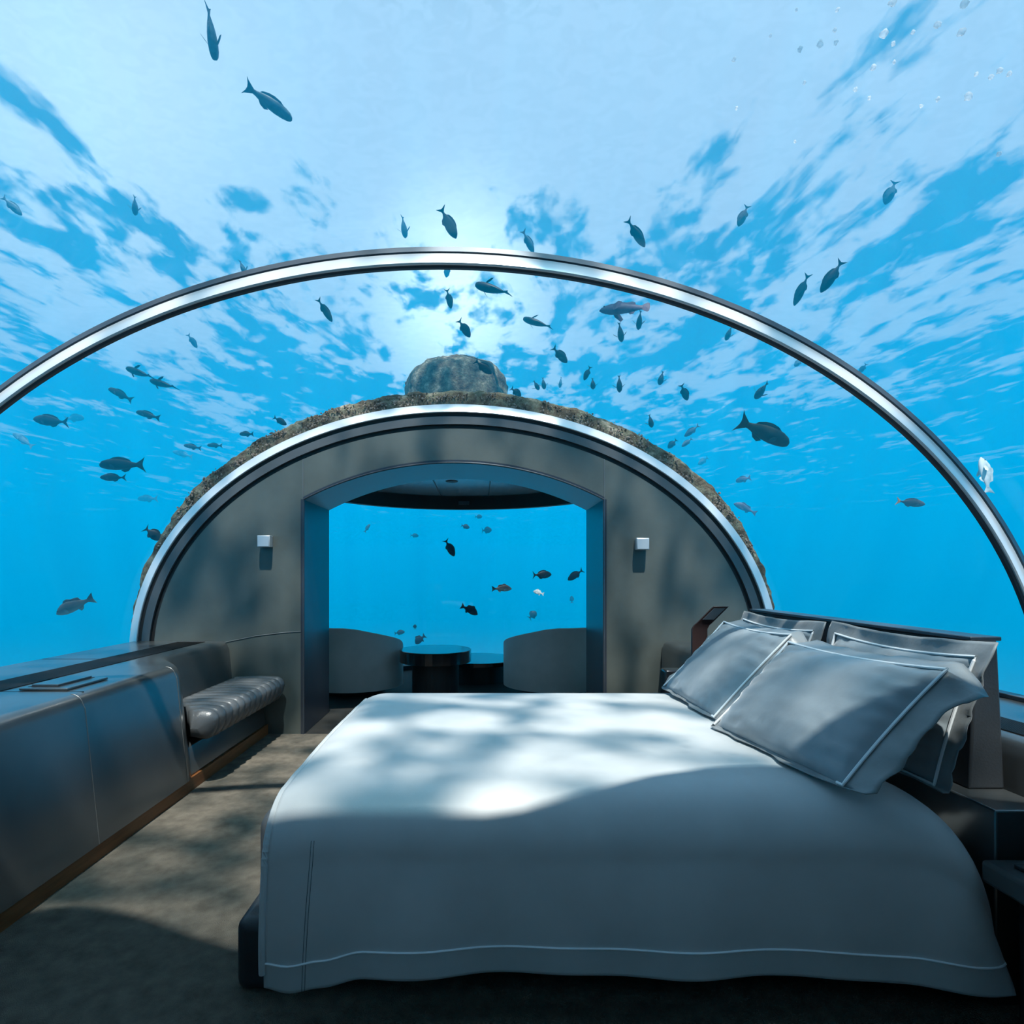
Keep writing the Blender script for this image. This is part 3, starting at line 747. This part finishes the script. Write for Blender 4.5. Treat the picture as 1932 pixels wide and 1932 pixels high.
def fins_of(kind):
    d = {'tail_fin': fin(TAILS[kind])}
    if kind == 'grouper':
        d['dorsal_fin'] = fin([(.22,.10),(.15,.165),(.05,.17),(-.05,.15),(-.16,.17),(-.22,.14),(-.24,.07)])
        d['anal_fin'] = fin([(-.08,-.09),(-.14,-.16),(-.21,-.15),(-.24,-.07)])
    elif kind == 'snapper':
        d['dorsal_fin'] = fin([(.25,.13),(.18,.20),(.10,.205),(.02,.175),(-.08,.165),(-.17,.15),(-.22,.06)])
        d['anal_fin'] = fin([(-.04,-.09),(-.10,-.16),(-.17,-.13),(-.21,-.06)])
    else:
        d['dorsal_fin'] = fin([(.26,.135),(.18,.175),(.05,.19),(-.08,.17),(-.20,.12),(-.25,.05)])
        d['anal_fin'] = fin([(.02,-.13),(-.06,-.175),(-.16,-.14),(-.24,-.045)])
    big = 2.1 if kind == 'grouper' else 1
    for s_ in (1, -1):
        g = fin([(.24,-.01),(.20,.03),(.10,.035),(.02,.0),(.06,-.05),(.18,-.05)], 0, .006)
        hw_ = .06; g.v = [((x), s_*(hw_+(.24-x)*.55*big+y), z*big-(.24-x)*.25) for x, y, z in g.v]
        d['pectoral_fin' + ('' if s_ > 0 else '_b')] = g
    return d
FCACHE = {}
def proto(kind, mat, small, tailmat=None):
    key = (kind, mat, small, tailmat)
    if key in FCACHE: return FCACHE[key]
    body = fish_body(kind); fs = fins_of(kind)
    if small:
        for k, g in fs.items(): body.add(g.v, g.f)
    o = body.build('fish', FM[mat], smooth=True); o.data.set_sharp_from_angle(angle=1.0)
    parts = []
    if not small:
        for k, g in fs.items():
            c_ = g.build(k.replace('_b', ''), FM[tailmat if (tailmat and k == 'tail_fin') else mat]); parts.append(c_)
        for s_ in (1, -1):
            g = MB(); rr = .016; hw_ = .047 if kind != 'grouper' else .075
            g.grid([[(.40+rr*math.sin(a)*math.cos(q), s_*(hw_+.5*rr*math.cos(a)), .03+rr*math.sin(a)*math.sin(q)) for q in [2*PI*k/10 for k in range(10)]] for a in [.01+PI*i/6*.99 for i in range(7)]], close_u=True, caps=True)
            parts.append(g.build('eye', FM['eye'], smooth=True))
    for c_ in parts: c_.parent = o
    FCACHE[key] = [o, parts, False]
    return FCACHE[key]
def fish(label, hx, hy, tx, ty, Y, w_, view='side', kind='oval', mat='dark', group=None, up=1, tilt=.15, tailmat=None):
    lp = math.hypot(hx-tx, hy-ty); Lm = lp*Y/F
    hp = at(hx, hy, Y+tilt*Lm); tpt = at(tx, ty, Y-tilt*Lm)
    X = hp-tpt; Ln = X.length/1.02; X.normalize(); c0 = (hp+tpt)/2
    v = (c0-Vector((0, 0, EYE))).normalized(); v = (v-X*v.dot(X)).normalized()
    wm = w_*Y/F
    if view == 'side':
        Z = X.cross(v).normalized(); 
        if Z.z < 0: Z = -Z
        Z *= up
        sz = wm/.29; sy = max(min(sz, Ln), .75*sz)
    elif view == 'mid':
        Z = (v*.62 + X.cross(v)*(.78 if X.cross(v).z > 0 else -.78)).normalized(); sz = wm/.25; sy = sz*.95
    else:
        Z = (v*.96 + X.cross(v)*.28).normalized(); sy = wm/.15; sz = sy*.85
    Yv = Z.cross(X)
    MW = Matrix(((X.x*Ln, Yv.x*sy, Z.x*sz, c0.x), (X.y*Ln, Yv.y*sy, Z.y*sz, c0.y), (X.z*Ln, Yv.z*sy, Z.z*sz, c0.z), (0, 0, 0, 1)))
    small = lp < 36
    pr = proto(kind, mat, small, tailmat)
    if not pr[2]: o = pr[0]; pr[2] = True
    else:
        o = pr[0].copy(); COL.objects.link(o)
        for ch in pr[1]:
            c_ = ch.copy(); COL.objects.link(c_); c_.parent = o
    o.matrix_world = MW
    for k in ('label', 'category', 'group'):
        if k in o: del o[k]
    return tag(o, label, 'fish', group)
B_, S_ = 'belly', 'side'
FISH = [
 ('long dark fish diving head down at the top edge, left of centre', 406,115,392,12, 5.2,16,B_,'parrot','mid'),
 ('stout grey blue fish slanting down to the right, below the topmost diving fish', 552,227,464,162, 5.6,23,S_,'parrot','mid'),
 ('faint upright fish in the bright upper left waves', 255,407,254,369, 9,10,B_,'oval','mid'),
 ('pale blue fish cut off near the left edge above the steel rib', 42,407,4,371, 9,13,S_,'oval','mid'),
 ('faint thin fish half behind the left shoulder of the steel rib', 464,519,452,491, 8.5,9,B_,'oval','mid'),
 ('dark fish heading down just under the left part of the steel rib', 627,608,599,563, 8,12,S_,'oval','dark'),
 ('faint small fish under the rib, left of the dark diving fish', 372,657,354,630, 12,9,S_,'oval','mid'),
 ('very pale upright fish just above the rib, left of a plump dark one', 765,450,759,407, 9.5,11,B_,'oval','mid'),
 ('plump slate fish with spread tail, pointing down just above the rib top', 861,451,831,391, 7.5,19,S_,'oval','dark'),
 ('slender fish whose head dips behind the top of the steel rib', 1007,478,986,434, 8.5,12,S_,'oval','mid'),
 ('dark fish diving to the right above the rib, right of its top', 1217,467,1183,413, 7.5,15,S_,'oval','dark'),
 ('blurred reddish fish above the right part of the steel rib', 1393,428,1411,387, 10,14,S_,'oval','brown'),
 ('dim blue fish alone among the waves at upper right', 1670,387,1690,341, 9,17,S_,'oval','mid'),
 ('right one of the two dark fish diving side by side above the right rib', 1548,553,1590,491, 7,18,S_,'oval','dark'),
 ('left one of the two dark fish diving side by side above the right rib', 1498,578,1526,516, 8,14,S_,'oval','dark'),
 ('small fish just under the rib at upper right, pointing down left', 1369,643,1381,614, 10,9,B_,'oval','mid'),
 ('pale tiny fish just below the top of the steel rib', 842,524,846,500, 13,10,S_,'oval','mid'),
 ('dark horizontal fish just below the rib top, head to the left', 897,537,960,553, 7.5,15,B_,'parrot','dark'),
 ('upright dark fish left of the horizontal one under the rib top', 851,583,843,545, 8.5,11,S_,'oval','dark'),
 ('curved dark fish above the bright glow and the crusted dome', 887,637,865,603, 8,14,S_,'oval','dark'),
 ('slim dark fish pointing left between the rib top and the grouper', 987,601,1039,617, 8.5,11,B_,'parrot','dark'),
 ('large mauve grouper with broad round tail, swimming left under the rib', 1130,585,1225,579, 7,21,'mid','grouper','purple'),
 ('upright dark fish directly under the tail of the mauve grouper', 1204,623,1209,585, 9,10,B_,'oval','dark'),
 ('upright dark fish below the belly of the mauve grouper', 1173,646,1168,608, 8.5,11,B_,'oval','dark'),
 ('teal dark fish diving right, midway between the dome and the grouper', 1070,685,1043,655, 8.5,14,S_,'oval','dark'),
 ('dark fish hovering at the upper right of the crusted dome', 928,706,896,680, 7.2,14,S_,'oval','dark'),
 ('fish half hidden behind the far rim at the right foot of the dome', 983,748,964,732, 9,11,S_,'oval','mid'),
 ('leftmost of three tiny upright fish in a row right of the dome', 1017,736,1007,718, 11,8,B_,'oval','dark'),
 ('middle one of three tiny upright fish in a row right of the dome', 1027,735,1024,712, 11.8,8,B_,'oval','dark'),
 ('palest and last of three tiny upright fish in a row right of the dome', 1056,732,1059,711, 14,6,B_,'oval','mid'),
 ('small curved dark fish pointing down left above the row of upright ones', 1102,718,1114,691, 9.5,9,S_,'oval','dark'),
 ('tiny upright fish just below the curved dark fish, fins spread', 1119,735,1118,713, 10,9,B_,'oval','dark'),
 ('upright dark fish straight below the grouper, low over the far rim', 1169,741,1168,708, 9,10,B_,'oval','dark'),
 ('small fish pointing down left, in open blue right of the low upright one', 1244,727,1251,700, 10.5,10,B_,'oval','mid'),
 ('dark fish diving to the right in open blue above the right far rim', 1297,756,1285,725, 9,12,S_,'oval','dark'),
 ('small fish just over the right shoulder of the far rim', 1230,807,1225,782, 9.5,9,B_,'oval','dark'),
 ('dark fish with spread side fins just above the big olive fish', 1424,753,1449,721, 8.5,13,B_,'oval','dark'),
 ('upper one of three slanting fish by the pale streak over the far rim', 1291,824,1319,802, 11,10,S_,'oval','mid'),
 ('lower right one of three slanting fish by the pale streak over the far rim', 1286,843,1306,827, 12,8,S_,'oval','mid'),
 ('lower left one of three slanting fish, touching the far rim', 1260,846,1277,829, 13,10,S_,'oval','mid'),
 ('large olive brown fish with crescent tail', 1488,838,1396,795, 6.3,32,S_,'parrot','olive'),
 ('very faint fish close to the right slope of the far rim', 1317,877,1336,863, 20,9,S_,'oval','mid'),
 ('upper of two hazy mauve fish right of the far rim', 1388,908,1416,901, 14,11,S_,'parrot','purple'),
 ('lower of two hazy mauve fish right of the far rim, tail down', 1384,949,1427,969, 13,13,S_,'snapper','purple'),
 ('dim fish tucked just inside the right part of the steel rib', 1499,692,1513,677, 13,9,S_,'oval','mid'),
 ('dim fish just outside the right part of the steel rib', 1621,704,1635,686, 12,8,S_,'oval','mid'),
 ('brown fish with an orange tail tip alone in the right blue', 1746,952,1691,945, 7.5,14,S_,'oval','brown'),
 ('white fish rising head up beside the right side of the steel rib', 1852,862,1866,930, 5.8,19,'mid','snapper','white'),
 ('upper of the two slim fish swimming left in the upper left blue', 239,695,286,711, 9,11,B_,'parrot','dark'),
 ('lower of the two slim fish swimming left in the upper left blue', 284,718,331,731, 9.2,11,B_,'parrot','dark'),
 ('slate fish below and left of the slim swimming pair', 205,733,249,755, 9.5,13,S_,'parrot','dark'),
 ('fourth slate fish of the loose left line, lowest and nearest the far rim', 257,777,301,789, 9.5,12,S_,'parrot','dark'),
 ('plump blue fish just below the rib at the left edge', 62,791,129,797, 8.5,19,S_,'oval','mid'),
 ('blurred ghost of a fish behind the plump blue one at left', 159,788,123,790, 19,13,S_,'parrot','mid'),
 ('faint slanting fish near the left edge below the plump blue one', 25,818,62,843, 16,12,S_,'parrot','mid'),
 ('left one of two tiny fish swimming left above the left far rim', 347,840,379,846, 12,9,S_,'parrot','mid'),
 ('right one of two tiny fish swimming left above the left far rim', 391,840,419,841, 12,8,S_,'parrot','mid'),
 ('small dark fish swimming left close above the left shoulder of the rim', 452,819,478,819, 10,9,S_,'parrot','dark'),
 ('largest dark fish at left, swimming left with a broad tail', 188,877,271,877, 7.5,23,S_,'parrot','dark'),
 ('smaller dark fish right beneath the largest one at left', 188,901,238,901, 8.2,13,S_,'oval','dark'),
 ('hazy fish in the blue below the dark pair at left', 260,941,297,941, 20,12,S_,'parrot','mid'),
 ('dark fish with raised tail half hidden by the left rim', 304,1019,273,996, 7,18,S_,'oval','dark'),
 ('big grey fish with light belly above the left console', 105,1158,177,1128, 6.8,24,S_,'snapper','grey'),
 ('very faint fish below the two tiny ones near the left rim', 326,852,363,862, 24,10,S_,'parrot','mid'),
 ('small fish touching the left shoulder of the far rim, tail up', 541,802,516,787, 9,10,S_,'oval','dark'),
 ('black fish diving head down in the middle of the lounge window', 857,1050,840,1018, 9.6,13,S_,'oval','dark'),
 ('black fish swimming right in the right half of the lounge window', 1041,1084,1005,1085, 9.6,14,S_,'oval','dark'),
 ('black fish at the right jamb of the opening, tail raised', 1071,1095,1100,1075, 9.5,12,S_,'oval','dark'),
 ('silver grey fish swimming right below the centre of the lounge window', 966,1110,928,1111, 9.4,13,S_,'snapper','grey'),
 ('small white fish under the black fish in the lounge window', 1006,1115,1026,1121, 10,9,S_,'snapper','white'),
 ('black spiny fish heading down right, low in the lounge window', 902,1159,870,1143, 9.5,15,S_,'snapper','dark'),
 ('faint fish high in the lounge window just under the black fascia', 910,975,896,975, 20,7,S_,'oval','mid'),
 ('blue fish below the faint one under the fascia', 886,996,870,991, 15,8,S_,'oval','mid'),
 ('hazy deep bodied fish right of the blue one under the fascia', 928,1000,909,1001, 18,11,S_,'oval','mid'),
 ('dim tiny fish left of the black diving one in the lounge window', 790,1011,774,1010, 20,7,S_,'oval','mid'),
 ('faint upright fish in the upper left of the lounge window', 698,989,688,1004, 18,6,S_,'parrot','mid'),
 ('round blue fish with trailing tail, lower right in the lounge window', 1012,1154,998,1167, 15,13,S_,'oval','mid'),
 ('dim upright fish low by the right jamb of the opening', 1078,1124,1079,1138, 20,7,S_,'oval','mid'),
 ('small blue fish swimming right above the left lounge chair', 764,1192,744,1195, 14,8,S_,'oval','mid'),
 ('tiny roundish blue fish seen head on above the drum table', 783,1178,783,1187, 13,6,S_,'oval','mid'),
 ('blue fish diving to the drum table top in the lounge window', 783,1214,802,1199, 12.5,14,S_,'snapper','mid'),
]
for f_ in FISH:
    lab, hx, hy, tx, ty, Y, w_, vw, kd, mt = f_
    if mt == 'mid' and not (620 < hx < 1105 and hy > 950) and (hy < 480 or any(q_ in lab for q_ in ('faint', 'hazy', 'dim', 'blur', 'ghost', 'pale'))): mt = 'sky'  # high and faint fish get the skin with painted haze
    elif mt == 'dark' and hy < 480: mt = 'mid'  # lighter skin imitates haze on dark fish high up
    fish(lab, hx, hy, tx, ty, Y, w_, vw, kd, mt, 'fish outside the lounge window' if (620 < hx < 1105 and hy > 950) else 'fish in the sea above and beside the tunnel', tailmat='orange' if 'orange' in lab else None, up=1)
# ---------------------------------------------------------------- light
w = bpy.data.worlds.new('sky'); SC.world = w; w.use_nodes = True; N = w.node_tree.nodes; L = w.node_tree.links; N.clear()
out = N.new('ShaderNodeOutputWorld'); bg = N.new('ShaderNodeBackground'); L.new(bg.outputs[0], out.inputs[0])
tc = N.new('ShaderNodeTexCoord'); sx = N.new('ShaderNodeSeparateXYZ'); L.new(tc.outputs['Generated'], sx.inputs[0])
r = N.new('ShaderNodeMapRange'); L.new(sx.outputs[2], r.inputs[0]); r.inputs[1].default_value = -.05; r.inputs[2].default_value = .05
c = N.new('ShaderNodeMix'); c.data_type = 'RGBA'; L.new(r.outputs[0], c.inputs[0])
c.inputs[6].default_value = (0, .30, .60, 1); c.inputs[7].default_value = (.375, .535, .68, 1)
def glow(px, py, sharp, amt, prev):  # bright spot painted into the sky colour along one sight line
    d = (at(px, py, 1)-Vector((0, 0, EYE))).normalized()
    vm = N.new('ShaderNodeVectorMath'); vm.operation = 'DOT_PRODUCT'; L.new(tc.outputs['Generated'], vm.inputs[0]); vm.inputs[1].default_value = d
    pw = N.new('ShaderNodeMath'); pw.operation = 'POWER'; L.new(vm.outputs['Value'], pw.inputs[0]); pw.inputs[1].default_value = sharp
    mm = N.new('ShaderNodeMath'); mm.operation = 'MAXIMUM'; L.new(vm.outputs['Value'], mm.inputs[0]); mm.inputs[1].default_value = 0; L.new(mm.outputs[0], pw.inputs[0])
    ml = N.new('ShaderNodeMath'); ml.operation = 'MULTIPLY'; L.new(pw.outputs[0], ml.inputs[0]); ml.inputs[1].default_value = amt
    x = N.new('ShaderNodeMix'); x.data_type = 'RGBA'; x.blend_type = 'ADD'; x.inputs[0].default_value = 1
    cm = N.new('ShaderNodeMix'); cm.data_type = 'RGBA'; L.new(ml.outputs[0], cm.inputs[0]); cm.inputs[6].default_value = (0, 0, 0, 1); cm.inputs[7].default_value = (1, 1.15, .95, 1); cm.clamp_factor = False
    L.new(prev, x.inputs[6]); L.new(cm.outputs[2], x.inputs[7]); return x.outputs[2]
col_ = glow(865, 600, 160, .5, c.outputs[2])
col_ = glow(865, 480, 220, .22, col_)
col_ = glow(150, 190, 50, .16, col_)
L.new(col_, bg.inputs[0])
s = bpy.data.lights.new('sun', 'SUN'); s.energy = 6.5; s.angle = .019; s.color = (1, .97, .90)
so = bpy.data.objects.new('sun', s); COL.objects.link(so); so.location = (2, -6, 20)
so.rotation_euler = Vector((-.07, .40, -.90)).to_track_quat('-Z', 'Y').to_euler()
# ---------------------------------------------------------------- camera
c = bpy.data.cameras.new('camera'); co = bpy.data.objects.new('camera', c); COL.objects.link(co)
co.location = (0, 0, EYE); co.rotation_euler = (PI/2, 0, 0)
c.sensor_width = 36; c.lens = 36*F/1932; c.shift_x = (966-VX)/1932; c.shift_y = (VY-966)/1932; c.clip_start = .02; c.clip_end = 500
SC.camera = co
vs = SC.view_settings; vs.view_transform = 'Standard'; vs.look = 'None'; vs.gamma = 1; vs.use_curve_mapping = False; vs.exposure = .7
cy = SC.cycles
cy.use_denoising = True; cy.use_adaptive_sampling = True; cy.adaptive_threshold = .02;  cy.max_bounces = 6; cy.diffuse_bounces = 3; cy.glossy_bounces = 3; cy.volume_bounces = 1
cy.transparent_max_bounces = 24; cy.sample_clamp_indirect = 6; cy.caustics_reflective = False; cy.caustics_refractive = False
